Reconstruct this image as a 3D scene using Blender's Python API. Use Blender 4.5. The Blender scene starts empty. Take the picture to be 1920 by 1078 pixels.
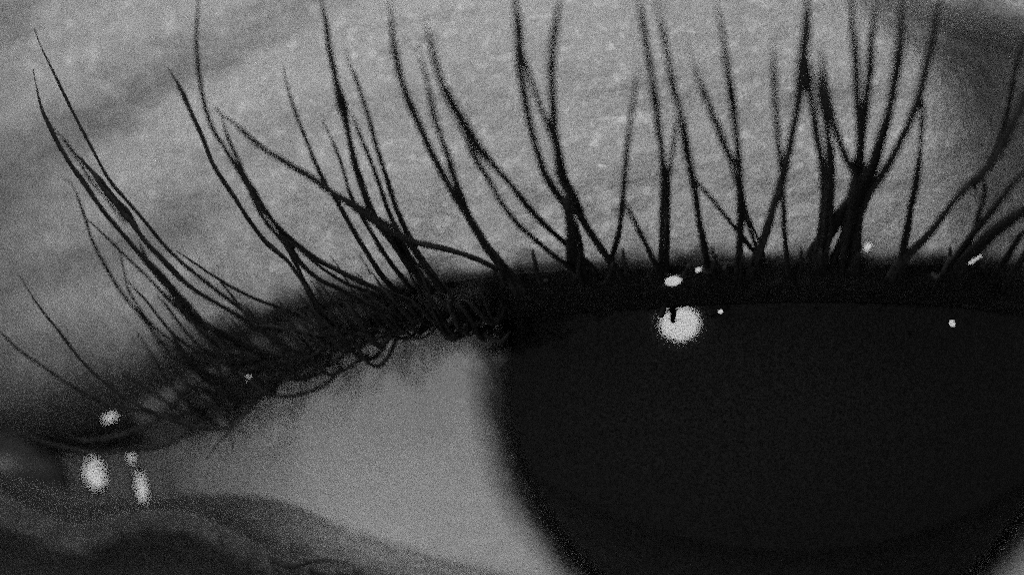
import bpy, math, random
import numpy as np
from mathutils import Vector, noise as mnoise

# ------------------------------------------------------------------ scene, camera, light
# one Blender unit is one millimetre: the whole picture is about 21 mm wide
sc = bpy.context.scene
sc.unit_settings.system = 'METRIC'
sc.unit_settings.scale_length = 0.001
sc.unit_settings.length_unit = 'MILLIMETERS'

CAM_D = 120.0            # working distance of the macro lens (mm)
PPM = 90.0               # photo pixels per mm in the plane y = 0


def P(px, py, y=0.0):
    """photo pixel (1920 x 1078) at depth y -> point in mm"""
    k = (CAM_D + y) / CAM_D / PPM
    return Vector(((px - 960.0) * k, y, (539.0 - py) * k))


cam_d = bpy.data.cameras.new('camera')
cam = bpy.data.objects.new('camera', cam_d)
sc.collection.objects.link(cam)
cam.location = (0, -CAM_D, 0)
cam.rotation_euler = (math.radians(90), 0, 0)
cam_d.sensor_width = 36.0
cam_d.lens = 36.0 * CAM_D / (1920.0 / PPM)
cam_d.clip_start = 1.0
cam_d.clip_end = 2000.0
cam_d.dof.use_dof = True
cam_d.dof.focus_distance = CAM_D - 1.8
APERTURE = 4.2                                     # opening in mm (unit scale applied by hand)
cam_d.dof.aperture_fstop = cam_d.lens / APERTURE / 1000.0
sc.camera = cam

world = bpy.data.worlds.new('World')
sc.world = world
world.use_nodes = True
world.node_tree.nodes['Background'].inputs['Color'].default_value = (1, 1, 1, 1)
world.node_tree.nodes['Background'].inputs['Strength'].default_value = 0.09

EYE = Vector((5.70, 12.5, -1.70))                  # centre of the eyeball
EA, EB, EC = 17.5, 12.5, 12.6                      # its half axes
LIMB = 6.0                                         # radius of the cornea's rim
RC = 7.9                                           # radius of curvature of the cornea


def eye_y(x, z):
    q = 1.0 - ((x - EYE.x) / EA) ** 2 - ((z - EYE.z) / EC) ** 2
    return EYE.y - EB * math.sqrt(max(q, 0.0))


def cornea_y(x, z):
    dx, dz = x - EYE.x, z - EYE.z
    r = math.hypot(dx, dz)
    if r >= LIMB:
        return eye_y(x, z)
    c, s = (dx / r, dz / r) if r > 1e-6 else (1.0, 0.0)
    yb = eye_y(EYE.x + c * LIMB, EYE.z + s * LIMB)
    w = (r / LIMB) ** 4
    y0 = 1.32 * (1 - w) + yb * w
    return y0 - (math.sqrt(RC * RC - r * r) - math.sqrt(RC * RC - LIMB * LIMB))


def lamp(name, direction, dist, size, radiance, shape='DISK', size_y=None):
    l = bpy.data.lights.new(name, 'AREA')
    l.shape = shape
    l.size = size
    area = math.pi * (size / 2) ** 2
    if size_y:
        l.size_y = size_y
        area = size * size_y
    l.energy = radiance * area * math.pi           # W for this radiance
    o = bpy.data.objects.new(name, l)
    sc.collection.objects.link(o)
    d = Vector(direction).normalized()
    o.location = Vector((0, 0, 0)) + d * dist
    o.rotation_euler = (-d).to_track_quat('-Z', 'Y').to_euler()
    return o


# the round lamp whose mirror image sits in the cornea: found by reflecting the line of sight there
hp = P(1275, 606, -1.0)
e = 0.01
gx = (cornea_y(hp.x + e, hp.z) - cornea_y(hp.x - e, hp.z)) / (2 * e)
gz = (cornea_y(hp.x, hp.z + e) - cornea_y(hp.x, hp.z - e)) / (2 * e)
n = Vector((gx, -1, gz)).normalized()
hp.y = cornea_y(hp.x, hp.z)
v = (cam.location - hp).normalized()
LAMP_DIR = (2 * n.dot(v) * n - v).normalized()
HALF = n.copy()
LAMP_AT = hp + LAMP_DIR * 320.0
rl = lamp('round_lamp', LAMP_DIR, 320.0, 60.0, 20.0)
rl.location = LAMP_AT
# wide light added to brighten the lid, high above the brow, a little left
lamp('added_softbox', (-0.36, -0.56, 0.92), 420.0, 320.0, 4.05, 'RECTANGLE', 240.0)

sc.view_settings.view_transform = 'Standard'
sc.view_settings.look = 'None'
sc.view_settings.exposure = 0.0
sc.view_settings.gamma = 1.0
sc.view_settings.use_curve_mapping = False
sc.render.engine = 'CYCLES'
GRAIN = 6
if GRAIN:                                          # a short exposure: few light samples, no smoothing, as on fast film
    sc.cycles.use_denoising = False
    sc.cycles.use_light_tree = False
    sc.cycles.use_adaptive_sampling = False
    sc.cycles.use_sample_subset = True
    sc.cycles.sample_offset = 0
    sc.cycles.sample_subset_length = GRAIN
sc.cycles.filter_width = 2.0
sc.cycles.max_bounces = 6
sc.cycles.transparent_max_bounces = 12

rng = random.Random(11)


# ------------------------------------------------------------------ materials (all greys: the place is black and white)
def grey(v):
    return (v, v, v, 1.0)


class NT:
    def __init__(self, name):
        self.m = bpy.data.materials.new(name)
        self.m.use_nodes = True
        self.t = self.m.node_tree
        self.b = self.t.nodes['Principled BSDF']
        self.out = self.t.nodes['Material Output']

    def n(self, kind, **kw):
        nd = self.t.nodes.new(kind)
        for k, val in kw.items():
            setattr(nd, k, val)
        return nd

    def l(self, a, b):
        self.t.links.new(a, b)

    def math(self, op, a, b=None, c=None, clamp=False):
        nd = self.n('ShaderNodeMath', operation=op, use_clamp=clamp)
        for i, val in enumerate((a, b, c)):
            if val is None:
                continue
            if hasattr(val, 'is_output'):
                self.l(val, nd.inputs[i])
            else:
                nd.inputs[i].default_value = val
        return nd.outputs[0]

    def noise(self, co, scale, detail=4.0, rough=0.55):
        nd = self.n('ShaderNodeTexNoise')
        nd.inputs['Scale'].default_value = scale
        nd.inputs['Detail'].default_value = detail
        nd.inputs['Roughness'].default_value = rough
        self.l(co, nd.inputs['Vector'])
        return nd.outputs['Fac']

    def ramp(self, fac, stops):
        nd = self.n('ShaderNodeValToRGB')
        el = nd.color_ramp.elements
        while len(el) < len(stops):
            el.new(0.5)
        for i, (p, v) in enumerate(stops):
            el[i].position = p
            el[i].color = grey(v)
        self.l(fac, nd.inputs['Fac'])
        return nd.outputs['Color']


def skin_material():
    t = NT('skin')
    co = t.n('ShaderNodeTexCoord').outputs['Object']
    liner_shade = t.n('ShaderNodeAttribute', attribute_name='liner_shade').outputs['Fac']  # eyeliner, plus shade painted over the lower lid and left corner
    wet = t.n('ShaderNodeAttribute', attribute_name='wet').outputs['Fac']
    # mottled tone
    big = t.noise(co, 0.55, 3)
    mid = t.noise(co, 2.6, 4)
    tone = t.math('ADD', t.math('MULTIPLY', big, 0.16), t.math('MULTIPLY', mid, 0.22))
    tone = t.math('ADD', tone, 0.28)
    fleck = t.ramp(t.noise(co, 3.3, 2), [(0.56, 0.0), (0.74, 1.0)])
    fleck2 = t.ramp(t.noise(co, 9.0, 2), [(0.55, 0.0), (0.75, 1.0)])
    tone = t.math('ADD', tone, t.math('ADD', t.math('MULTIPLY', fleck, 0.22), t.math('MULTIPLY', fleck2, 0.14)))
    # skin glints painted into the tone as pale flecks
    vo = t.n('ShaderNodeTexVoronoi', feature='F1')
    vo.inputs['Scale'].default_value = 2.3
    wv = t.n('ShaderNodeVectorMath', operation='ADD')
    nz = t.n('ShaderNodeTexNoise')
    nz.inputs['Scale'].default_value = 5.0
    t.l(co, nz.inputs['Vector'])
    sv = t.n('ShaderNodeVectorMath', operation='SCALE')
    sv.inputs['Scale'].default_value = 0.35
    t.l(nz.outputs['Color'], sv.inputs[0])
    t.l(co, wv.inputs[0])
    t.l(sv.outputs[0], wv.inputs[1])
    t.l(wv.outputs[0], vo.inputs['Vector'])
    glint_fleck = t.ramp(vo.outputs['Distance'], [(0.0, 1.0), (0.12, 0.75), (0.26, 0.0)])
    pick = t.ramp(t.noise(co, 0.9, 2), [(0.52, 0.0), (0.66, 1.0)])
    glint_fleck = t.math('MULTIPLY', glint_fleck, pick)
    tone = t.math('ADD', tone, t.math('MULTIPLY', glint_fleck, 0.34))
    ink = t.noise(co, 3.0, 3)
    edge = t.math('ADD', liner_shade, t.math('MULTIPLY', t.math('SUBTRACT', ink, 0.5), t.math('MULTIPLY', t.math('MULTIPLY', liner_shade, t.math('SUBTRACT', 1.0, liner_shade)), 2.2)), clamp=True)
    keep = t.math('SUBTRACT', 1.0, edge)
    tone = t.math('ADD', t.math('MULTIPLY', tone, keep), 0.024)
    cb = t.n('ShaderNodeCombineColor')
    for i in range(3):
        t.l(tone, cb.inputs[i])
    t.l(cb.outputs[0], t.b.inputs['Base Color'])
    # relief: fine skin net, pores
    net = t.n('ShaderNodeTexVoronoi', feature='DISTANCE_TO_EDGE')
    net.inputs['Scale'].default_value = 4.2
    t.l(wv.outputs[0], net.inputs['Vector'])
    netr = t.ramp(net.outputs['Distance'], [(0.0, 0.0), (0.12, 0.8), (0.4, 1.0)])
    fine = t.noise(co, 11.0, 5, 0.65)
    h = t.math('ADD', t.math('MULTIPLY', netr, 0.006), t.math('MULTIPLY', fine, 0.05))
    h = t.math('ADD', h, t.math('MULTIPLY', t.noise(co, 2.2, 3), 0.12))
    bp = t.n('ShaderNodeBump')
    bp.inputs['Strength'].default_value = 1.0
    bp.inputs['Distance'].default_value = 1.0
    t.l(h, bp.inputs['Height'])
    t.l(bp.outputs['Normal'], t.b.inputs['Normal'])
    rough = t.math('SUBTRACT', 0.52, t.math('MULTIPLY', wet, 0.25))
    t.l(rough, t.b.inputs['Roughness'])
    spec = t.math('MULTIPLY', t.math('SUBTRACT', 1.0, t.math('MULTIPLY', edge, 0.93)), 0.5)
    t.l(spec, t.b.inputs['Specular IOR Level'])
    return t.m


def lash_material():
    t = NT('mascara_hair')
    co = t.n('ShaderNodeTexCoord').outputs['Object']
    c = t.ramp(t.noise(co, 6.0, 4), [(0.3, 0.018), (0.75, 0.045)])
    t.l(c, t.b.inputs['Base Color'])
    t.b.inputs['Roughness'].default_value = 0.6
    t.b.inputs['Specular IOR Level'].default_value = 0.10
    bp = t.n('ShaderNodeBump')
    bp.inputs['Strength'].default_value = 0.5
    bp.inputs['Distance'].default_value = 0.05
    t.l(t.noise(co, 14.0, 4), bp.inputs['Height'])
    t.l(bp.outputs['Normal'], t.b.inputs['Normal'])
    return t.m


def sclera_material():
    t = NT('sclera')
    co = t.n('ShaderNodeTexCoord').outputs['Object']
    rad = t.n('ShaderNodeAttribute', attribute_name='radius').outputs['Fac']
    base = t.math('ADD', 0.67, t.math('MULTIPLY', t.noise(co, 0.8, 4), 0.14))
    # thin vessels
    vs = t.n('ShaderNodeTexVoronoi', feature='DISTANCE_TO_EDGE')
    vs.inputs['Scale'].default_value = 0.55
    ad = t.n('ShaderNodeVectorMath', operation='ADD')
    nz = t.n('ShaderNodeTexNoise')
    nz.inputs['Scale'].default_value = 0.8
    nz.inputs['Detail'].default_value = 5
    t.l(co, nz.inputs['Vector'])
    t.l(co, ad.inputs[0])
    t.l(nz.outputs['Color'], ad.inputs[1])
    t.l(ad.outputs[0], vs.inputs['Vector'])
    ves = t.ramp(vs.outputs['Distance'], [(0.0, 0.96), (0.03, 1.0)])
    base = t.math('MULTIPLY', base, ves)
    lim = t.ramp(t.math('DIVIDE', t.math('ADD', rad, t.math('MULTIPLY', t.noise(co, 1.3, 3), 0.35)), 10.0),
                 [(0.6075, 0.012), (0.630, 0.10), (0.652, 0.45), (0.690, 1.0)])
    base = t.math('MULTIPLY', base, lim)
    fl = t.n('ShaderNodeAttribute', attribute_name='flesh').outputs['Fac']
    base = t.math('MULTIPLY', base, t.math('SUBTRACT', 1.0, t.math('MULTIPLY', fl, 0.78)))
    cb = t.n('ShaderNodeCombineColor')
    for i in range(3):
        t.l(base, cb.inputs[i])
    t.l(cb.outputs[0], t.b.inputs['Base Color'])
    t.b.inputs['Roughness'].default_value = 0.32
    t.b.inputs['Specular IOR Level'].default_value = 0.22
    bp = t.n('ShaderNodeBump')
    bp.inputs['Strength'].default_value = 0.25
    bp.inputs['Distance'].default_value = 0.2
    t.l(t.noise(co, 1.6, 3), bp.inputs['Height'])
    t.l(bp.outputs['Normal'], t.b.inputs['Normal'])
    return t.m


def iris_material():
    t = NT('iris')
    rad = t.n('ShaderNodeAttribute', attribute_name='radius').outputs['Fac']
    ang = t.n('ShaderNodeAttribute', attribute_name='angle').outputs['Fac']
    cx = t.n('ShaderNodeCombineXYZ')
    t.l(t.math('MULTIPLY', ang, 9.0), cx.inputs[0])
    t.l(t.math('MULTIPLY', rad, 0.5), cx.inputs[1])
    c = t.ramp(t.noise(cx.outputs[0], 1.6, 4), [(0.3, 0.006), (0.8, 0.016)])
    t.l(c, t.b.inputs['Base Color'])
    t.b.inputs['Roughness'].default_value = 0.8
    t.b.inputs['Specular IOR Level'].default_value = 0.0
    return t.m


def plain(name, v, rough=0.5, spec=0.3):
    t = NT(name)
    co = t.n('ShaderNodeTexCoord').outputs['Object']
    c = t.ramp(t.noise(co, 2.0, 3), [(0.3, v * 0.8), (0.7, v * 1.2)])
    t.l(c, t.b.inputs['Base Color'])
    t.b.inputs['Roughness'].default_value = rough
    t.b.inputs['Specular IOR Level'].default_value = spec
    return t.m


def film_nodes(t, roughness, ior):
    gl = t.n('ShaderNodeBsdfGlossy')
    gl.inputs['Roughness'].default_value = roughness
    fr = t.n('ShaderNodeFresnel')
    fr.inputs['IOR'].default_value = ior
    t.l(fr.outputs[0], gl.inputs['Color'])
    return gl


def cornea_material():
    """dark-eyed cornea: a clear rim that turns almost opaque brown-black over the iris, under a wet mirror film"""
    t = NT('cornea_film')
    t.t.nodes.remove(t.b)
    rad = t.n('ShaderNodeAttribute', attribute_name='radius').outputs['Fac']
    tr = t.n('ShaderNodeBsdfTransparent')
    t.l(t.ramp(t.math('DIVIDE', rad, 10.0), [(0.565, 0.006), (0.600, 1.0)]), tr.inputs['Color'])
    df = t.n('ShaderNodeBsdfDiffuse')
    co = t.n('ShaderNodeTexCoord').outputs['Object']
    speck = t.ramp(t.noise(co, 20.0, 2), [(0.34, 0.0), (0.66, 1.0)])
    pig = t.math('ADD', 0.003, t.math('MULTIPLY', speck, 0.017))
    pig = t.math('MULTIPLY', pig, t.ramp(t.math('DIVIDE', rad, 10.0), [(0.565, 1.0), (0.600, 0.0)]))
    cb = t.n('ShaderNodeCombineColor')
    for i in range(3):
        t.l(pig, cb.inputs[i])
    t.l(cb.outputs[0], df.inputs['Color'])
    gl = film_nodes(t, 0.06, 1.376)
    a1, a2 = t.n('ShaderNodeAddShader'), t.n('ShaderNodeAddShader')
    t.l(tr.outputs[0], a1.inputs[0])
    t.l(df.outputs[0], a1.inputs[1])
    t.l(a1.outputs[0], a2.inputs[0])
    t.l(gl.outputs[0], a2.inputs[1])
    t.l(a2.outputs[0], t.out.inputs['Surface'])
    return t.m


def tear_material():
    t = NT('tear_water')
    t.t.nodes.remove(t.b)
    tr = t.n('ShaderNodeBsdfTransparent')
    tr.inputs['Color'].default_value = grey(0.008)
    gl = film_nodes(t, 0.06, 1.376)
    a2 = t.n('ShaderNodeAddShader')
    t.l(tr.outputs[0], a2.inputs[0])
    t.l(gl.outputs[0], a2.inputs[1])
    t.l(a2.outputs[0], t.out.inputs['Surface'])
    return t.m


def subsurface(m, weight, radius):
    b = m.node_tree.nodes['Principled BSDF']
    b.subsurface_method = 'RANDOM_WALK'
    b.inputs['Subsurface Weight'].default_value = weight
    b.inputs['Subsurface Radius'].default_value = (radius,) * 3
    b.inputs['Subsurface Scale'].default_value = 1.0


M_SKIN, M_LASH, M_SCL, M_IRIS = skin_material(), lash_material(), sclera_material(), iris_material()
subsurface(M_SKIN, 0.6, 0.22)
subsurface(M_SCL, 0.8, 0.5)
M_PUPIL = plain('pupil_black', 0.006, 0.9, 0.0)
M_CORNEA = cornea_material()
M_TEAR = tear_material()
M_CAR = plain('wet_caruncle', 0.035, 0.35, 0.25)


# ------------------------------------------------------------------ mesh helpers
def mesh_obj(name, verts, faces, mat, parent=None, smooth=True):
    me = bpy.data.meshes.new(name)
    me.from_pydata([tuple(p) for p in verts], [], faces)
    me.materials.append(mat)
    if smooth:
        me.polygons.foreach_set('use_smooth', [True] * len(me.polygons))
    me.update()
    o = bpy.data.objects.new(name, me)
    sc.collection.objects.link(o)
    if parent is not None:
        o.parent = parent
    return o


def attr(o, name, vals):
    a = o.data.attributes.new(name, 'FLOAT', 'POINT')
    a.data.foreach_set('value', list(vals))


def catmull(pts, n):
    """n points along a centripetal-like spline, evenly by length; pts may have any dimension"""
    p = np.array(pts, float)
    p = np.vstack([2 * p[0] - p[1], p, 2 * p[-1] - p[-2]])
    out = []
    for i in range(1, len(p) - 2):
        t = np.linspace(0, 1, 14, endpoint=False)[:, None]
        a, b, c, d = p[i - 1], p[i], p[i + 1], p[i + 2]
        out.append(0.5 * (2 * b + (c - a) * t + (2 * a - 5 * b + 4 * c - d) * t ** 2 + (3 * b - a - 3 * c + d) * t ** 3))
    out = np.vstack(out + [p[-2][None]])
    s = np.concatenate([[0], np.cumsum(np.linalg.norm(np.diff(out[:, :2], axis=0), axis=1))])
    u = np.linspace(0, s[-1], n)
    return np.stack([np.interp(u, s, out[:, k]) for k in range(out.shape[1])], axis=1)


def curve_x(pts):
    """smooth function py(px) through the points"""
    q = catmull(pts, 400)
    return lambda x: np.interp(x, q[:, 0], q[:, 1])


def sstep(a, b, x):
    t = min(1.0, max(0.0, (x - a) / (b - a)))
    return t * t * (3 - 2 * t)


# ------------------------------------------------------------------ the person
person = bpy.data.objects.new('person', None)
sc.collection.objects.link(person)
person['label'] = 'person with black mascara-coated upper lashes, one open dark eye looking ahead'
person['category'] = 'person'

UP_OUT = curve_x([(-130, 872), (0, 832), (120, 795), (250, 738), (350, 684), (480, 608), (600, 568), (730, 546), (930, 518), (1130, 504), (1450, 494), (1700, 496), (1920, 510), (2300, 575), (2650, 715), (2930, 872)])
UP_IN = curve_x([(-80, 880), (0, 874), (120, 866), (250, 846), (330, 826), (405, 790), (482, 738), (564, 708), (640, 672), (720, 632), (800, 605), (880, 606), (1000, 592), (1200, 578), (1450, 566), (1700, 570), (1920, 592), (2300, 665), (2650, 790), (2880, 880)])
LO_IN = curve_x([(-80, 884), (60, 930), (200, 948), (330, 938), (500, 946), (640, 1000), (800, 1050), (1000, 1096), (1250, 1140), (1500, 1156), (1900, 1132), (2300, 1055), (2650, 955), (2880, 884)])
LO_OUT = curve_x([(-130, 878), (0, 955), (123, 994), (215, 968), (300, 960), (375, 972), (445, 1006), (520, 1044), (650, 1090), (850, 1140), (1100, 1190), (1500, 1230), (1900, 1205), (2300, 1120), (2650, 1000), (2930, 878)])
CREASE = curve_x([(-1600, 900), (-700, 690), (-200, 520), (0, 400), (180, 272), (300, 205), (420, 135), (560, 55), (700, -15), (900, -85), (1200, -125), (1500, -75), (1760, 66), (1920, 104), (2200, 190), (2600, 420), (3200, 700), (4000, 900)])

BASE_Y = 5.2


def lid_y(x, z):
    """depth of the skin over the eye and round it"""
    dx, dz = x - EYE.x, z - EYE.z
    q = 1.0 - (dx / 20.5) ** 2 - (dz / 15.2) ** 2
    ye = EYE.y - 15.3 * math.sqrt(q) if q > 0 else EYE.y + 6
    base = BASE_Y + 0.06 * dx * (1 if dx > 0 else -0.4) * 0 + 0.012 * max(0.0, dx) ** 2 * 0.5
    k = 2.4                                        # smooth minimum
    h = max(k - abs(ye - base), 0.0) / k
    return min(ye, base) - h * h * k * 0.25


def skin_y(x, z, upper):
    px, py = 960 + x * PPM, 539 - z * PPM
    y = lid_y(x, z)
    if upper:
        d = (float(CREASE(px)) - py) / PPM         # mm above the crease
        w = sstep(500, 1700, px)
        amp = 0.55 + 0.7 * w + 1.9 * sstep(1600, 1800, px)
        d += 0.25 * mnoise.noise((x * 0.5, z * 0.5, 4.0))
        y += (0.36 * sstep(40, 280, px) + 0.4 * w) * math.exp(-(d / (0.85 - 0.3 * w)) ** 2)
        y -= amp * sstep(0.0, 0.4 + 1.8 * (1 - w), d) + 0.12 * max(0.0, d)
        y += 4.2 * sstep(1725, 2120, px) * (1 - sstep(-0.1, 0.25, d))
        # oily ridges just under the crease and fine lid lines
        win = sstep(660, 740, px) * (1 - sstep(840, 930, px))
        if win > 0:
            for off in (78, 30):
                c0 = off - 0.12 * (px - 700) + 14 * mnoise.noise((x * 0.8, off, 0))
                y -= 0.13 * win * math.exp(-((py - c0) / 15.0) ** 2)
        y += 0.035 * mnoise.noise((x * 0.9 + z * 0.5, z * 3.2 - x * 0.9, 12.0))
        # secondary shallow folds that run with the lid
        dd = (float(UP_OUT(px)) - py) / PPM
        fade = sstep(0.8, 2.5, dd) * (1 - sstep(-1.5, 0.0, d))
        y += fade * 0.07 * math.sin(dd * 2.6 + 2.2 * mnoise.noise((x * 0.25, z * 0.25, 1.0)))
        y += fade * 0.16 * mnoise.noise((x * 0.45, z * 0.7, 9.0))
    else:
        d = (py - float(LO_OUT(px))) / PPM
        d = max(d, 0.0)
        y += 0.55 * d * sstep(0, 1.5, d) - 0.25 * math.exp(-((d - 0.5) / 0.5) ** 2)
        y += 0.28 * math.sin(d * 3.1 + 0.35 * x + 2.0 * mnoise.noise((x * 0.3, z * 0.3, 2.0))) * sstep(0.2, 1.0, d)
        y += 0.2 * mnoise.noise((x * 0.6, z * 0.9, 5.0)) * sstep(0.2, 1.0, d)
    if upper:
        y += 5.0 * math.exp(-((px + 60) / 560.0) ** 2 - ((py - 900) / 480.0) ** 2)
    if upper:                                      # the lid always lies on the eyeball
        cap = eye_y(x, z) - 0.9
        h = max(1.2 - abs(y - cap), 0.0) / 1.2
        y = min(y, cap) - h * h * 0.3
    y += 0.030 * mnoise.noise((x * 1.6, z * 1.6, 3.0)) + 0.012 * mnoise.noise((x * 4.0, z * 4.0, 7.0))
    return y


def build_face():
    NU, NL, RM, RS = 460, 240, 9, 260
    cols = []
    for i in range(NU):                            # upper lid, left corner to right corner
        cols.append((math.pi * (1 - i / NU), True))
    for i in range(NL):
        cols.append((-math.pi * (i / NL), False))
    verts, liner_shade, wet = [], [], []
    C0x, C0z = 4.9, -3.9
    for a, up in cols:
        c = math.cos(a)
        pxo = 1400 + 1530 * c
        pxi = 1400 + 1480 * c
        o_py = float((UP_OUT if up else LO_OUT)(pxo))
        i_py = float((UP_IN if up else LO_IN)(pxi))
        ox, oz = (pxo - 960) / PPM, (539 - o_py) / PPM
        ix, iz = (pxi - 960) / PPM, (539 - i_py) / PPM
        oy = skin_y(ox, oz, up)
        iy = min(cornea_y(ix, iz), 9.5) - 0.06
        iy = max(iy, oy + 0.35)
        fx, fz = C0x + 46 * c, C0z + 36 * math.sin(a)
        dark_side = max(sstep(800, 920, pxo), 1 - sstep(180, 330, pxo)) if up else 0.0
        for r in range(RM):                        # the lid's edge, wet side to lash side
            s = r / RM
            bul = math.sin(math.pi * s)
            verts.append((ix + (ox - ix) * s, iy + (oy - iy) * s ** 1.0 - 0.22 * bul, iz + (oz - iz) * s))
            if up:
                liner_shade.append(max(0.99 * dark_side, sstep(0.45, 0.95, s) * 0.97, 0.66 - 0.12 * sstep(620, 760, pxo)))  # eyeliner, with painted shade at the edge's left and right
            else:
                k = 1 - sstep(380, 640, pxo)
                liner_shade.append((0.38 + 0.5 * k) + (0.52 - 0.44 * k) * sstep(0.0, 0.9, s))  # shade of the lower lid's edge, painted as a gradient
            wet.append(1.0 - s)
        for r in range(RS + 1):
            s = (r / RS) ** 1.7
            x, z = ox + (fx - ox) * s, oz + (fz - oz) * s
            y = skin_y(x, z, up)
            d = math.hypot(x - ox, z - oz)
            y0 = oy
            if r == 0:
                y = oy
            verts.append((x, y, z))
            if up:
                reach = 0.48 + 0.45 * mnoise.noise((x * 0.9, 0, 0)) + 0.35 * mnoise.noise((x * 2.6, 4, 0)) + 0.35 * sstep(300, 420, pxo) * (1 - sstep(560, 760, pxo)) + 3.3 * (1 - sstep(150, 470, pxo))  # eyeliner smudge; its long reach at the left corner is painted shade
                liner_shade.append(0.985 * (1 - sstep(0.05, max(0.3, reach), d)))
            else:
                liner_shade.append(0.90 - 0.25 * sstep(0.5, 6.0, d))  # shade painted over the lower lid, fading outward
            wet.append(0.0)
    nc, nr = len(cols), RM + RS + 1
    faces = []
    for i in range(nc):
        j = (i + 1) % nc
        for r in range(nr - 1):
            faces.append((i * nr + r, i * nr + r + 1, j * nr + r + 1, j * nr + r))
    o = mesh_obj('face', verts, faces, M_SKIN, person)
    attr(o, 'liner_shade', liner_shade)
    attr(o, 'wet', wet)
    return o


face = build_face()


# ------------------------------------------------------------------ eyeball
def build_eye():
    NA = 160
    rr = list(np.linspace(5.5, 8.0, 32)) + list(np.linspace(8.2, 17.2, 60))
    verts, rad = [], []
    for i in range(NA):
        a = 2 * math.pi * i / NA
        c, s = math.cos(a), math.sin(a)
        for r in rr:
            f = r
            kx, kz = c * f, s * f
            q = (kx / EA) ** 2 + (kz / EC) ** 2
            if q > 0.985:
                m = math.sqrt(0.985 / q)
                kx, kz = kx * m, kz * m
            x, z = EYE.x + kx, EYE.z + kz
            verts.append((x, eye_y(x, z) + 0.02, z))
            rad.append(r)
    n = len(rr)
    faces = []
    for i in range(NA):
        j = (i + 1) % NA
        for k in range(n - 1):
            faces.append((i * n + k, i * n + k + 1, j * n + k + 1, j * n + k))
    ball = mesh_obj('eyeball', verts, faces, M_SCL, person)
    attr(ball, 'radius', rad)
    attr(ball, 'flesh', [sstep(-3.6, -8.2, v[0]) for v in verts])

    # cornea dome
    verts, rr = [], list(np.linspace(0.0, LIMB, 40))
    for i in range(NA):
        a = 2 * math.pi * i / NA
        for r in rr:
            x, z = EYE.x + math.cos(a) * max(r, 1e-3), EYE.z + math.sin(a) * max(r, 1e-3)
            verts.append((x, cornea_y(x, z), z))
    n = len(rr)
    faces = [(i * n + k, i * n + k + 1, ((i + 1) % NA) * n + k + 1, ((i + 1) % NA) * n + k) for i in range(NA) for k in range(n - 1)]
    co = mesh_obj('cornea', verts, faces, M_CORNEA, ball)
    attr(co, 'radius', rr * NA)

    # iris: a gently coned ring with radial fibres
    verts, rad, ang = [], [], []
    rr = list(np.linspace(2.3, 6.05, 26))
    for i in range(NA):
        a = 2 * math.pi * i / NA
        for r in rr:
            x, z = EYE.x + math.cos(a) * r, EYE.z + math.sin(a) * r
            y = 1.75 + 0.06 * (r - 2.3) + 0.10 * mnoise.noise((math.cos(a) * 6, math.sin(a) * 6, r * 0.6))
            verts.append((x, y, z))
            rad.append(r)
            ang.append(abs(a - math.pi))
    n = len(rr)
    faces = [(i * n + k, i * n + k + 1, ((i + 1) % NA) * n + k + 1, ((i + 1) % NA) * n + k) for i in range(NA) for k in range(n - 1)]
    ir = mesh_obj('iris', verts, faces, M_IRIS, ball)
    attr(ir, 'radius', rad)
    attr(ir, 'angle', ang)
    # pupil: the dark hollow behind the iris
    verts = [(EYE.x, 3.6, EYE.z)]
    for k, (r, y) in enumerate(((2.0, 3.4), (2.6, 2.6), (2.7, 1.95))):
        for i in range(64):
            a = 2 * math.pi * i / 64
            verts.append((EYE.x + r * math.cos(a), y, EYE.z + r * math.sin(a)))
    faces = [(0, 1 + i, 1 + (i + 1) % 64) for i in range(64)]
    for k in range(2):
        for i in range(64):
            j = (i + 1) % 64
            faces.append((1 + k * 64 + i, 1 + (k + 1) * 64 + i, 1 + (k + 1) * 64 + j, 1 + k * 64 + j))
    mesh_obj('pupil', verts, faces, M_PUPIL, ball)


build_eye()


# fleshy inner corner between the lids
def build_caruncle():
    verts, faces = [], []
    c = P(20, 900, 8.6)
    NU, NV = 40, 24
    for i in range(NV + 1):
        th = math.pi * i / NV
        for j in range(NU):
            ph = 2 * math.pi * j / NU
            d = Vector((math.cos(th), math.sin(th) * math.cos(ph), math.sin(th) * math.sin(ph)))
            w = 1 + 0.10 * mnoise.noise(d * 2.5) + 0.04 * mnoise.noise(d * 7)
            verts.append(c + Vector((d.x * 2.3, d.y * 1.7, d.z * 1.1)) * w)
    for i in range(NV):
        for j in range(NU):
            k = (j + 1) % NU
            faces.append((i * NU + j, i * NU + k, (i + 1) * NU + k, (i + 1) * NU + j))
    mesh_obj('caruncle', verts, faces, M_CAR, person)


build_caruncle()


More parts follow.
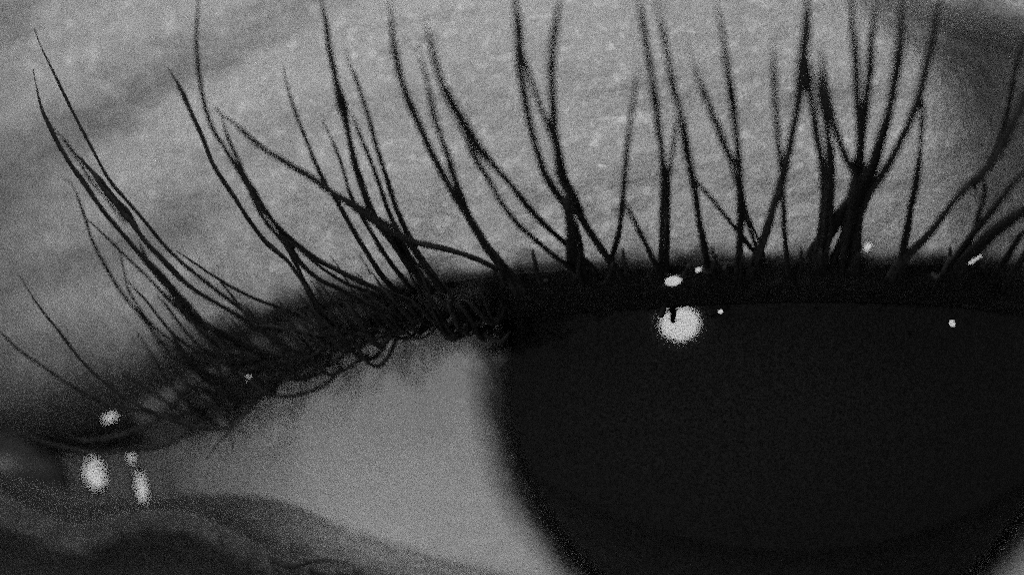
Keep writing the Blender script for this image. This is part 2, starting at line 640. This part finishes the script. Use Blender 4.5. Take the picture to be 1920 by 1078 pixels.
# ------------------------------------------------------------------ lashes
def tube(path, radii, seed, sides=8, flat=None):
    """closed tapering tube; path list of Vector, radii in mm"""
    verts, faces = [], []
    n = len(path)
    up = Vector((0, -1, 0))
    for i, p in enumerate(path):
        t = (path[min(i + 1, n - 1)] - path[max(i - 1, 0)]).normalized()
        a = t.cross(up)
        if a.length < 1e-4:
            a = t.cross(Vector((1, 0, 0)))
        a.normalize()
        b = a.cross(t).normalized()
        r = radii[i]
        rb = min(r, 0.085 + 0.25 * max(0, r - 0.085))     # clumps are flat ribbons of hair, thin front to back
        for k in range(sides):
            ph = 2 * math.pi * k / sides
            w = 1 + 0.16 * mnoise.noise((i * 0.35 + seed * 3.1, math.cos(ph) * 1.2, math.sin(ph) * 1.2 + seed))
            verts.append(p + (a * math.cos(ph) * r + b * math.sin(ph) * rb) * w)
    for i in range(n - 1):
        for k in range(sides):
            m = (k + 1) % sides
            faces.append((i * sides + k, i * sides + m, (i + 1) * sides + m, (i + 1) * sides + k))
    verts.append(path[0]); verts.append(path[-1])
    b0, b1 = len(verts) - 2, len(verts) - 1
    for k in range(sides):
        m = (k + 1) % sides
        faces.append((b0, m, k))
        faces.append((b1, (n - 1) * sides + k, (n - 1) * sides + m))
    return verts, faces


lash_no = [0]


def eyelash(pts, w0, w1, fwd, root=None, widths=None, lift=0.0, strand=None):
    """pts: photo pixels from root to tip; w0/w1 width in photo pixels at root and tip; fwd: mm the lash reaches forward"""
    if widths is None:
        widths = [(k / 8, w0 + (w1 - w0) * (k / 8) ** 1.1) for k in range(9)]
    wmax = max(v for _, v in widths)
    if strand is None and wmax > 12.5:
        k = 2 if wmax < 24 else 3
        for i in range(k):
            eyelash(pts, w0, w1, fwd + rng.uniform(-0.25, 0.25), root, widths, lift, (i, k, min(14.0, wmax * 0.52) + rng.uniform(-1.0, 1.0), rng.uniform(0.86, 1.0) if i else 1.0))
        return
    lash_no[0] += 1
    fwd *= 0.78 - 0.2 * sstep(1150, 1500, pts[0][0])
    seed = lash_no[0]
    n = max(16, int(len(pts) * 5))
    q = catmull(pts, n)
    wid = np.array([float(np.interp(i / (n - 1), [k for k, _ in widths], [v for _, v in widths])) for i in range(n)])
    if strand:                                     # one hair of a bundle stuck together by mascara
        si, sk, sw, send = strand
        dq = np.gradient(q, axis=0)
        nq = np.stack([dq[:, 1], -dq[:, 0]], axis=1)
        nq /= np.linalg.norm(nq, axis=1)[:, None] + 1e-9
        side = (si / (sk - 1) - 0.5) * 1.15
        off = np.array([np.clip(wid[i] - sw, -2.0, 40) * side + 3.0 * mnoise.noise((i * 0.13, seed * 3.3, 1.0)) * min(1, i / 4) for i in range(n)])
        q = q + nq * off[:, None]
        m = max(8, int(n * send))
        q = catmull(q[:m:2], n)
        wid = np.minimum(wid, sw)
    px0, py0 = q[0]
    x0, z0 = (px0 - 960) / PPM, (539 - py0) / PPM
    y0 = skin_y(x0, z0, True) if root is None else root
    path, rad = [], []
    for i in range(n):
        t = i / (n - 1)
        y = y0 + 0.25 - lift - (fwd + 0.25) * (1 - (1 - t) ** 1.7)
        x, z = (q[i, 0] - 960) / PPM, (539 - q[i, 1]) / PPM
        if t > 0.12 and root is None:
            y = min(y, skin_y(x, z, True) - 0.35 * min(1, (t - 0.12) * 4))
        wob = 1.2
        p = P(q[i, 0] + wob * mnoise.noise((t * 7, seed * 1.7, 0)), q[i, 1] + wob * mnoise.noise((t * 7, seed * 1.7, 9)), y)
        path.append(p)
        w = wid[i]
        tip = 1.0 if py0 is None else (1 - sstep(0.86, 1.0, t) * 0.72)
        lump = 1 + 0.16 * mnoise.noise((t * n * 0.22, seed * 5.3, 2)) + 0.08 * mnoise.noise((t * n * 0.6, seed * 2.3, 5))
        rad.append(max(0.012, 0.5 * w / PPM * lump * tip))
    # smooth the depth so that the hair bends evenly
    ys = np.array([p.y for p in path])
    for _ in range(6):
        ys[1:-1] = (ys[:-2] + 2 * ys[1:-1] + ys[2:]) / 4
    for i, p in enumerate(path):
        path[i] = P(960 + p.x * PPM * CAM_D / (CAM_D + p.y), 539 - p.z * PPM * CAM_D / (CAM_D + p.y), float(ys[i]))
    v, f = tube(path, rad, seed)
    return mesh_obj('eyelash', v, f, M_LASH, person)


R = lambda *a: list(reversed(a))
# (points tip -> root as read in the photograph, width at root, width at tip, reach forward, widths by share of length from the root)
LASHES = [
    # far left fan
    (R((64, 55), (80, 95), (105, 145), (140, 215), (168, 270), (200, 330), (225, 362), (260, 402), (283, 430), (310, 462), (350, 500), (408, 546), (468, 590), (525, 622)), 8, 5, 3.4, None),
    (R((118, 262), (150, 295), (178, 330), (212, 372), (240, 405), (265, 443), (308, 490), (333, 515), (361, 540), (405, 568), (464, 602), (520, 634)), 8, 4, 3.0, [(0, 8), (.5, 8), (.62, 10), (.68, 17), (.8, 13), (.86, 7), (1, 4)]),
    (R((64, 130), (70, 165), (78, 200), (95, 240), (110, 270), (135, 312), (155, 338), (190, 390), (225, 435), (250, 465), (280, 497), (322, 543), (365, 597), (408, 622), (470, 655)), 12, 4, 3.6, [(0, 14), (.2, 17), (.33, 16), (.4, 9), (.8, 8), (1, 4)]),
    (R((120, 335), (135, 345), (148, 375), (160, 410), (175, 455), (195, 495), (230, 551), (268, 597), (300, 640), (330, 672), (380, 700)), 8, 4, 3.0, None),
    (R((218, 455), (230, 495), (241, 543), (279, 602), (322, 640), (360, 672), (410, 690)), 7, 3, 2.6, None),
    (R((152, 402), (195, 440), (218, 463), (250, 493), (283, 527), (330, 575), (385, 628), (440, 665)), 8, 3, 2.8, None),
    (R((100, 240), (125, 268), (150, 305), (172, 340), (200, 372), (235, 415)), 7, 5, 2.6, None),
    (R((258, 448), (268, 470), (283, 497), (310, 530), (350, 580)), 8, 5, 2.8, None),
    (R((38, 518), (70, 570), (107, 618), (150, 672), (188, 709), (236, 747), (285, 772), (340, 793), (402, 806), (440, 794), (470, 764), (494, 738)), 9, 4, 2.6, None),
    (R((-30, 602), (0, 622), (32, 653), (70, 680), (118, 712), (161, 739), (204, 757), (262, 770), (320, 778), (370, 770), (415, 742)), 9, 4, 2.4, None),
    (R((-40, 780), (0, 797), (50, 816), (100, 834), (161, 845), (225, 846), (300, 838), (345, 815), (378, 780), (400, 740)), 9, 5, 1.8, None),
    (R((386, 862), (408, 833), (438, 800), (470, 764), (500, 728)), 5, 3, 1.4, None),
    (R((110, 812), (160, 826), (215, 818), (270, 800), (320, 766), (352, 726)), 13, 7, 1.6, None),
    (R((330, 470), (375, 500), (420, 530), (470, 556), (520, 575), (575, 590)), 7, 4, 2.0, None),
    # second fan
    (R((374, -25), (373, 0), (368, 75), (373, 140), (381, 185), (396, 235), (426, 285), (451, 325), (481, 375), (521, 425), (551, 453), (590, 483), (638, 509), (683, 531), (720, 545), (780, 568)), 10, 7, 5.0, None),
    (R((310, 118), (325, 145), (345, 185), (371, 240), (396, 300), (426, 350), (466, 410), (501, 456), (540, 490), (568, 528), (586, 562), (610, 600)), 8, 6, 4.0, [(0, 9), (.4, 8), (.8, 8), (.88, 13), (.94, 9), (1, 7)]),
    (R((405, 200), (415, 215), (426, 250), (446, 300), (466, 340), (492, 392), (523, 440), (545, 466), (567, 497), (600, 526), (645, 545), (690, 570), (730, 592)), 9, 5, 4.4, [(0, 8), (.4, 9), (.5, 15), (.66, 17), (.72, 8), (1, 5)]),
    (R((500, 425), (530, 445), (564, 470), (612, 509), (657, 535), (701, 550), (745, 568)), 7, 5, 3.0, None),
    (R((520, 430), (540, 470), (560, 505), (580, 545), (600, 580), (625, 612)), 9, 6, 2.8, None),
    (R((395, 202), (415, 214), (445, 238), (480, 268), (512, 290), (545, 310), (580, 330), (605, 348), (630, 366), (662, 384), (697, 405), (728, 427), (768, 452), (815, 462), (870, 478), (925, 500)), 10, 5, 4.6, [(0, 10), (.25, 9), (.36, 16), (.5, 15), (.57, 12), (.62, 12), (1, 6)]),
    (R((531, 125), (536, 150), (545, 185), (565, 240), (600, 325), (630, 375), (665, 436), (695, 486), (722, 524), (765, 562)), 11, 5, 4.4, None),
    (R((603, 225), (630, 280), (645, 325), (656, 362), (676, 402), (702, 445), (735, 495), (770, 540)), 8, 5, 3.8, None),
    (R((600, -25), (603, 0), (613, 50), (620, 105), (635, 170), (645, 210), (655, 260), (670, 325), (690, 380), (710, 420), (742, 462), (772, 502), (810, 548)), 13, 8, 5.2, [(0, 14), (.25, 13), (.58, 11), (.64, 19), (.7, 11), (1, 8)]),
    (R((649, 98), (656, 120), (670, 155), (690, 215), (705, 270), (725, 335), (745, 395), (765, 440), (790, 485), (826, 530)), 12, 6, 4.8, None),
    (R((658, 208), (666, 230), (680, 265), (700, 315), (715, 360), (730, 400), (745, 435), (765, 478), (796, 526)), 11, 7, 4.4, None),
    (R((688, 415), (710, 462), (743, 508), (778, 550)), 8, 6, 3.0, None),
    (R((640, 385), (668, 392), (700, 412), (730, 440), (752, 470), (785, 510)), 20, 16, 3.2, None),
    (R((735, 405), (752, 440), (775, 470), (800, 505), (835, 545)), 12, 8, 3.2, None),
    # middle fan
    (R((733, -25), (733, 0), (738, 75), (750, 140), (770, 200), (795, 255), (826, 320), (861, 380), (896, 436), (930, 486), (965, 530)), 18, 9, 5.8, [(0, 26), (.1, 18), (.3, 14), (.45, 11), (1, 9)]),
    (R((782, 85), (800, 155), (815, 220), (836, 280), (855, 345), (876, 396), (902, 445), (940, 500)), 13, 8, 6.2, None),
    (R((796, 25), (802, 60), (812, 100), (826, 150), (850, 200), (886, 260), (920, 305), (956, 345), (996, 395), (1036, 436), (1070, 464), (1105, 495)), 10, 7, 6.6, [(0, 11), (.4, 10), (.52, 14), (.62, 18), (.72, 15), (.8, 11), (1, 8)]),
    (R((868, 255), (890, 295), (915, 335), (940, 380), (970, 420), (1010, 455), (1042, 482), (1080, 510)), 10, 7, 5.0, [(0, 10), (.5, 9), (.75, 10), (.88, 12), (1, 8)]),
    (R((966, -25), (967, 0), (972, 65), (975, 135), (990, 215), (1010, 295), (1035, 350), (1060, 385), (1075, 430), (1085, 500)), 24, 11, 6.4, [(0, 30), (.14, 24), (.24, 12), (.7, 10), (.85, 15), (1, 13)]),
    (R((974, 60), (980, 105), (990, 135), (1015, 205), (1035, 255), (1050, 310), (1068, 365), (1090, 410), (1112, 445), (1145, 492)), 13, 8, 6.0, None),
    (R((1049, -25), (1048, 0), (1038, 75), (1035, 150), (1038, 225), (1045, 280), (1055, 330), (1075, 375), (1100, 425), (1130, 470), (1158, 505)), 13, 12, 6.6, [(0, 13), (.2, 13), (.3, 19), (.42, 18), (.55, 13), (1, 14)]),
    (R((1060, 345), (1066, 385), (1070, 430), (1076, 490)), 26, 14, 4.0, None),
    (R((1198, 128), (1188, 185), (1178, 260), (1170, 340), (1163, 415), (1148, 485)), 12, 7, 6.0, None),
    (R((1172, 378), (1184, 405), (1202, 440), (1228, 495)), 11, 8, 3.8, None),
    (R((1194, -25), (1197, 0), (1208, 60), (1220, 140), (1230, 205), (1238, 260), (1243, 315), (1248, 355), (1247, 425), (1244, 500)), 18, 10, 6.8, [(0, 20), (.3, 18), (.4, 11), (.56, 12), (.6, 16), (.7, 11), (1, 10)]),
    (R((1270, 215), (1266, 250), (1260, 290), (1254, 330), (1250, 385), (1250, 440)), 10, 7, 5.6, None),
    (R((1224, -10), (1230, 20), (1245, 75), (1260, 150), (1276, 215), (1285, 270), (1296, 320), (1306, 380), (1316, 440), (1330, 505)), 16, 11, 7.4, [(0, 17), (.2, 12), (.5, 13), (.6, 11), (.8, 11), (1, 14)]),
    (R((1302, 332), (1316, 352), (1338, 378), (1376, 424), (1412, 470)), 9, 8, 4.2, None),
    (R((1284, 88), (1294, 115), (1306, 145), (1330, 200), (1356, 265), (1372, 305), (1386, 350), (1400, 405), (1424, 470)), 13, 12, 7.4, None),
    (R((1336, -20), (1340, 0), (1356, 75), (1366, 140), (1376, 215), (1383, 280), (1387, 350), (1388, 425), (1384, 505)), 15, 10, 7.6, None),
    (R((1449, 80), (1453, 175), (1458, 250), (1463, 305), (1468, 360), (1471, 430), (1476, 500)), 10, 10, 8.4, None),
    # the right, nearer the lens and softer
    (R((1512, -25), (1513, 0), (1510, 75), (1503, 150), (1488, 235), (1473, 310), (1455, 375), (1435, 440), (1412, 500)), 16, 15, 7.6, [(0, 17), (.3, 13), (.6, 13), (.7, 19), (1, 16)]),
    (R((1512, 85), (1518, 165), (1528, 225), (1538, 290), (1545, 350), (1546, 405), (1536, 480)), 26, 10, 7.0, [(0, 24), (.3, 20), (.55, 12), (1, 12)]),
    (R((1538, 85), (1545, 130), (1555, 200), (1570, 255), (1590, 305), (1606, 335), (1600, 380), (1590, 440), (1580, 490)), 20, 11, 7.4, [(0, 12), (.2, 15), (.34, 24), (.45, 13), (1, 12)]),
    (R((1525, 110), (1536, 170), (1550, 235), (1557, 300), (1557, 360), (1550, 440), (1540, 490)), 20, 10, 7.0, None),
    (R((1594, -25), (1596, 0), (1603, 100), (1608, 175), (1611, 240), (1612, 310), (1610, 370), (1606, 470)), 26, 10, 8.6, [(0, 13), (.12, 16), (.22, 34), (.30, 30), (.38, 15), (.55, 11), (1, 12)]),
    (R((1648, -25), (1645, 0), (1635, 75), (1627, 175), (1616, 250), (1611, 320), (1600, 375), (1585, 430), (1565, 480)), 24, 11, 8.0, [(0, 13), (.15, 16), (.28, 28), (.36, 22), (.5, 15), (.7, 12), (1, 12)]),
    (R((1690, -25), (1690, 0), (1686, 85), (1676, 165), (1660, 235), (1640, 300), (1620, 340), (1596, 378), (1565, 420), (1530, 470)), 22, 20, 8.4, [(0, 26), (.3, 26), (.5, 17), (.7, 17), (.8, 19), (1, 14)]),
    (R((1772, -25), (1766, 0), (1750, 65), (1736, 130), (1720, 190), (1696, 250), (1660, 320), (1625, 372), (1607, 425), (1600, 490)), 20, 11, 8.0, [(0, 26), (.25, 15), (.5, 12), (.64, 16), (1, 12)]),
    (R((1726, 150), (1729, 195), (1728, 250), (1720, 325), (1710, 385), (1700, 440), (1686, 505)), 14, 9, 7.0, None),
    (R((1925, 60), (1905, 125), (1888, 210), (1872, 265), (1850, 315), (1830, 340)), 10, 9, 7.2, None),
    (R((1945, 120), (1928, 165), (1896, 240), (1866, 295), (1841, 325), (1800, 365), (1760, 415), (1720, 460), (1680, 505)), 16, 14, 7.6, [(0, 18), (.3, 13), (.55, 13), (.7, 20), (1, 13)]),
    (R((1842, 325), (1846, 360), (1836, 400), (1826, 435), (1800, 490)), 12, 9, 5.6, None),
    (R((1950, 285), (1928, 312), (1890, 355), (1856, 400), (1826, 436), (1782, 495)), 14, 10, 6.4, None),
    (R((1960, 365), (1928, 386), (1890, 415), (1850, 445), (1800, 500)), 24, 20, 6.0, None),
    (R((1940, 405), (1924, 428), (1902, 460), (1870, 510)), 13, 10, 5.2, None),
    (R((1975, 420), (1940, 450), (1915, 490), (1890, 530)), 13, 11, 5.2, None),
]
for pts, w0, w1, fwd, ws in LASHES:
    if pts[0][0] > 880:                            # sink the root into the lid's edge
        (ax, ay), (bx, by) = pts[0], pts[1]
        pts = [(ax + (ax - bx) * 0.35, ay + 22)] + pts
    eyelash(pts, w0, w1, fwd, widths=ws)


# lash roots along the lid's edge: they leave the edge downward and forward, then sweep up
def root_lash(px, dip, run, rise, w, fwd, span=(0.10, 0.6)):
    y_out, y_in = float(UP_OUT(px)), float(UP_IN(px))
    s = rng.uniform(*span)
    ry = y_in + (y_out - y_in) * s
    pts = [(px, ry), (px - run * 0.12, ry + dip * 0.7), (px - run * 0.38, ry + dip),
           (px - run * 0.72, ry + dip * 0.45 - rise * 0.25), (px - run, ry - rise * 0.75), (px - run * 1.12, ry - rise)]
    x0, z0 = (px - 960) / PPM, (539 - y_out) / PPM
    x1, z1 = (px - 960) / PPM, (539 - y_in) / PPM
    ya, yb = skin_y(x0, z0, True), cornea_y(x1, z1)
    eyelash(pts, w, w * 0.6, fwd, root=yb + (ya - yb) * s - 0.35)


for i in range(76):
    px = 405 + 550 * (i + rng.uniform(-0.5, 0.5)) / 76
    k = 1.0 - 0.55 * sstep(600, 930, px)
    run = rng.uniform(60, 190) * k
    if i % 5 < 3:                                  # low loops that stay in the tangle
        root_lash(px, rng.uniform(18, 66), run, run * rng.uniform(-0.05, 0.35), rng.uniform(6, 9) + 3 * sstep(600, 800, px), rng.uniform(0.8, 1.8))
    else:
        root_lash(px, rng.uniform(6, 50), run * 1.3, run * rng.uniform(0.5, 0.9) + 40 * (1 - k), rng.uniform(5, 8), rng.uniform(1.2, 2.6))
for i in range(16):
    px = 950 + 960 * (i + rng.uniform(-0.4, 0.4)) / 16
    root_lash(px, rng.uniform(2, 12), rng.uniform(-40, 40), rng.uniform(20, 60), rng.uniform(8, 12), rng.uniform(0.8, 1.8), (0.7, 0.98))

# loops that hang over the white, read from the photograph
for pts, w in (
    ([(745, 596), (743, 630), (731, 663), (709, 687), (688, 678), (672, 655), (652, 618)], 9),
    ([(640, 684), (627, 705), (605, 724), (564, 739), (520, 742), (486, 728), (450, 698)], 8),
    ([(690, 664), (655, 688), (620, 702), (598, 690), (570, 660), (545, 622)], 8),
    ([(800, 592), (785, 620), (759, 635), (735, 628), (714, 602), (698, 572)], 9),
    ([(796, 586), (818, 606), (846, 636), (872, 622), (888, 596)], 12),
    ([(826, 590), (838, 616), (852, 630), (864, 612), (866, 590)], 12),
    ([(878, 596), (905, 624), (936, 640), (958, 622)], 11),
    ([(430, 728), (405, 760), (386, 786), (362, 770), (334, 730)], 8),
    ([(592, 640), (602, 672), (584, 702), (558, 706), (536, 676), (520, 640)], 8),
    ([(470, 700), (452, 742), (428, 766), (396, 762), (362, 728), (330, 690)], 8),
    ([(540, 690), (520, 722), (490, 742), (455, 738), (420, 705), (384, 664)], 8),
    ([(930, 560), (905, 590), (872, 600), (842, 580), (820, 548)], 9),
    ([(850, 570), (822, 598), (792, 596), (768, 570), (750, 540)], 9),
):
    x, z = (pts[0][0] - 960) / PPM, (539 - pts[0][1]) / PPM
    eyelash(pts, w, w * 0.7, 1.3, root=min(cornea_y(x, z), eye_y(x, z)) - 1.0)

# a few lower lashes, far out of focus along the bottom
for pts in ([(505, 1046), (545, 1062), (600, 1050), (655, 1058), (705, 1100)], [(580, 1066), (620, 1080), (680, 1076), (720, 1110)]):
    x, z = (pts[0][0] - 960) / PPM, (539 - pts[0][1]) / PPM
    eyelash(pts, 8, 6, 9.0, root=skin_y(x, z, False) - 0.1)

# a stray hair end that crosses the lamp's mirror image
eyelash([(1250, 566), (1245, 576), (1241, 586), (1239, 596)], 12, 12, 0.05, root=-1.42)


# ------------------------------------------------------------------ tear water that catches the lamp
def tear_bead(px, py, y, wx, wz, spin=0.0):
    """flat lens of water; wx, wz: size in photo pixels of the lamp's mirror image it should show"""
    c = P(px, py, y)
    v = (cam.location - c).normalized()
    l = (LAMP_AT - c).normalized()
    h = (v + l).normalized()
    q = h.to_track_quat('Z', 'Y')
    ang = 60.0 / 320.0                              # angle the lamp fills
    rx, rz = 2 * wx / PPM / ang, 2 * wz / PPM / ang     # radii of curvature needed
    a, b = 0.66 * wx / PPM, 0.66 * wz / PPM
    cs, sn = math.cos(spin), math.sin(spin)
    verts, faces = [], []
    NR, NA = 7, 20
    for i in range(NR + 1):
        r = i / NR
        for j in range(NA):
            ph = 2 * math.pi * j / NA
            wob = 1 + 0.10 * mnoise.noise((math.cos(ph) * 1.5 + px, math.sin(ph) * 1.5, py)) * r
            u, w = a * max(r, 1e-3) * math.cos(ph) * wob, b * max(r, 1e-3) * math.sin(ph) * wob
            hgt = -(u * u / (2 * rx) + w * w / (2 * rz))
            verts.append(c + q @ Vector((u * cs - w * sn, u * sn + w * cs, hgt)))
    for i in range(NR):
        for j in range(NA):
            k = (j + 1) % NA
            faces.append((i * NA + j, (i + 1) * NA + j, (i + 1) * NA + k, i * NA + k))
    verts.append(c - h * (max(a * a / rx, b * b / rz) * 0.5 + 0.008))
    for j in range(NA):
        faces.append((NR * NA + j, len(verts) - 1, NR * NA + (j + 1) % NA))
    return mesh_obj('tear_bead', verts, faces, M_TEAR, person)


# (photo pixel, depth, width, height, turn)
tear_bead(178, 888, 3.6, 42, 62, math.radians(20))
tear_bead(265, 911, 3.4, 22, 62, math.radians(12))
tear_bead(247, 859, 3.4, 16, 18, 0.3)
tear_bead(206, 783, 3.6, 30, 16, math.radians(25))
tear_bead(1262, 527, -3.5, 32, 18, math.radians(8))
tear_bead(1310, 506, -3.5, 14, 8, math.radians(15))
tear_bead(1627, 463, -5.0, 18, 14, math.radians(35))
tear_bead(1828, 487, -4.0, 32, 6, math.radians(33))
tear_bead(1785, 606, -2.0, 12, 15, 0.4)
tear_bead(1351, 584, -2.6, 10, 8, 0.0)
tear_bead(465, 707, 1.0, 9, 12, 0.0)
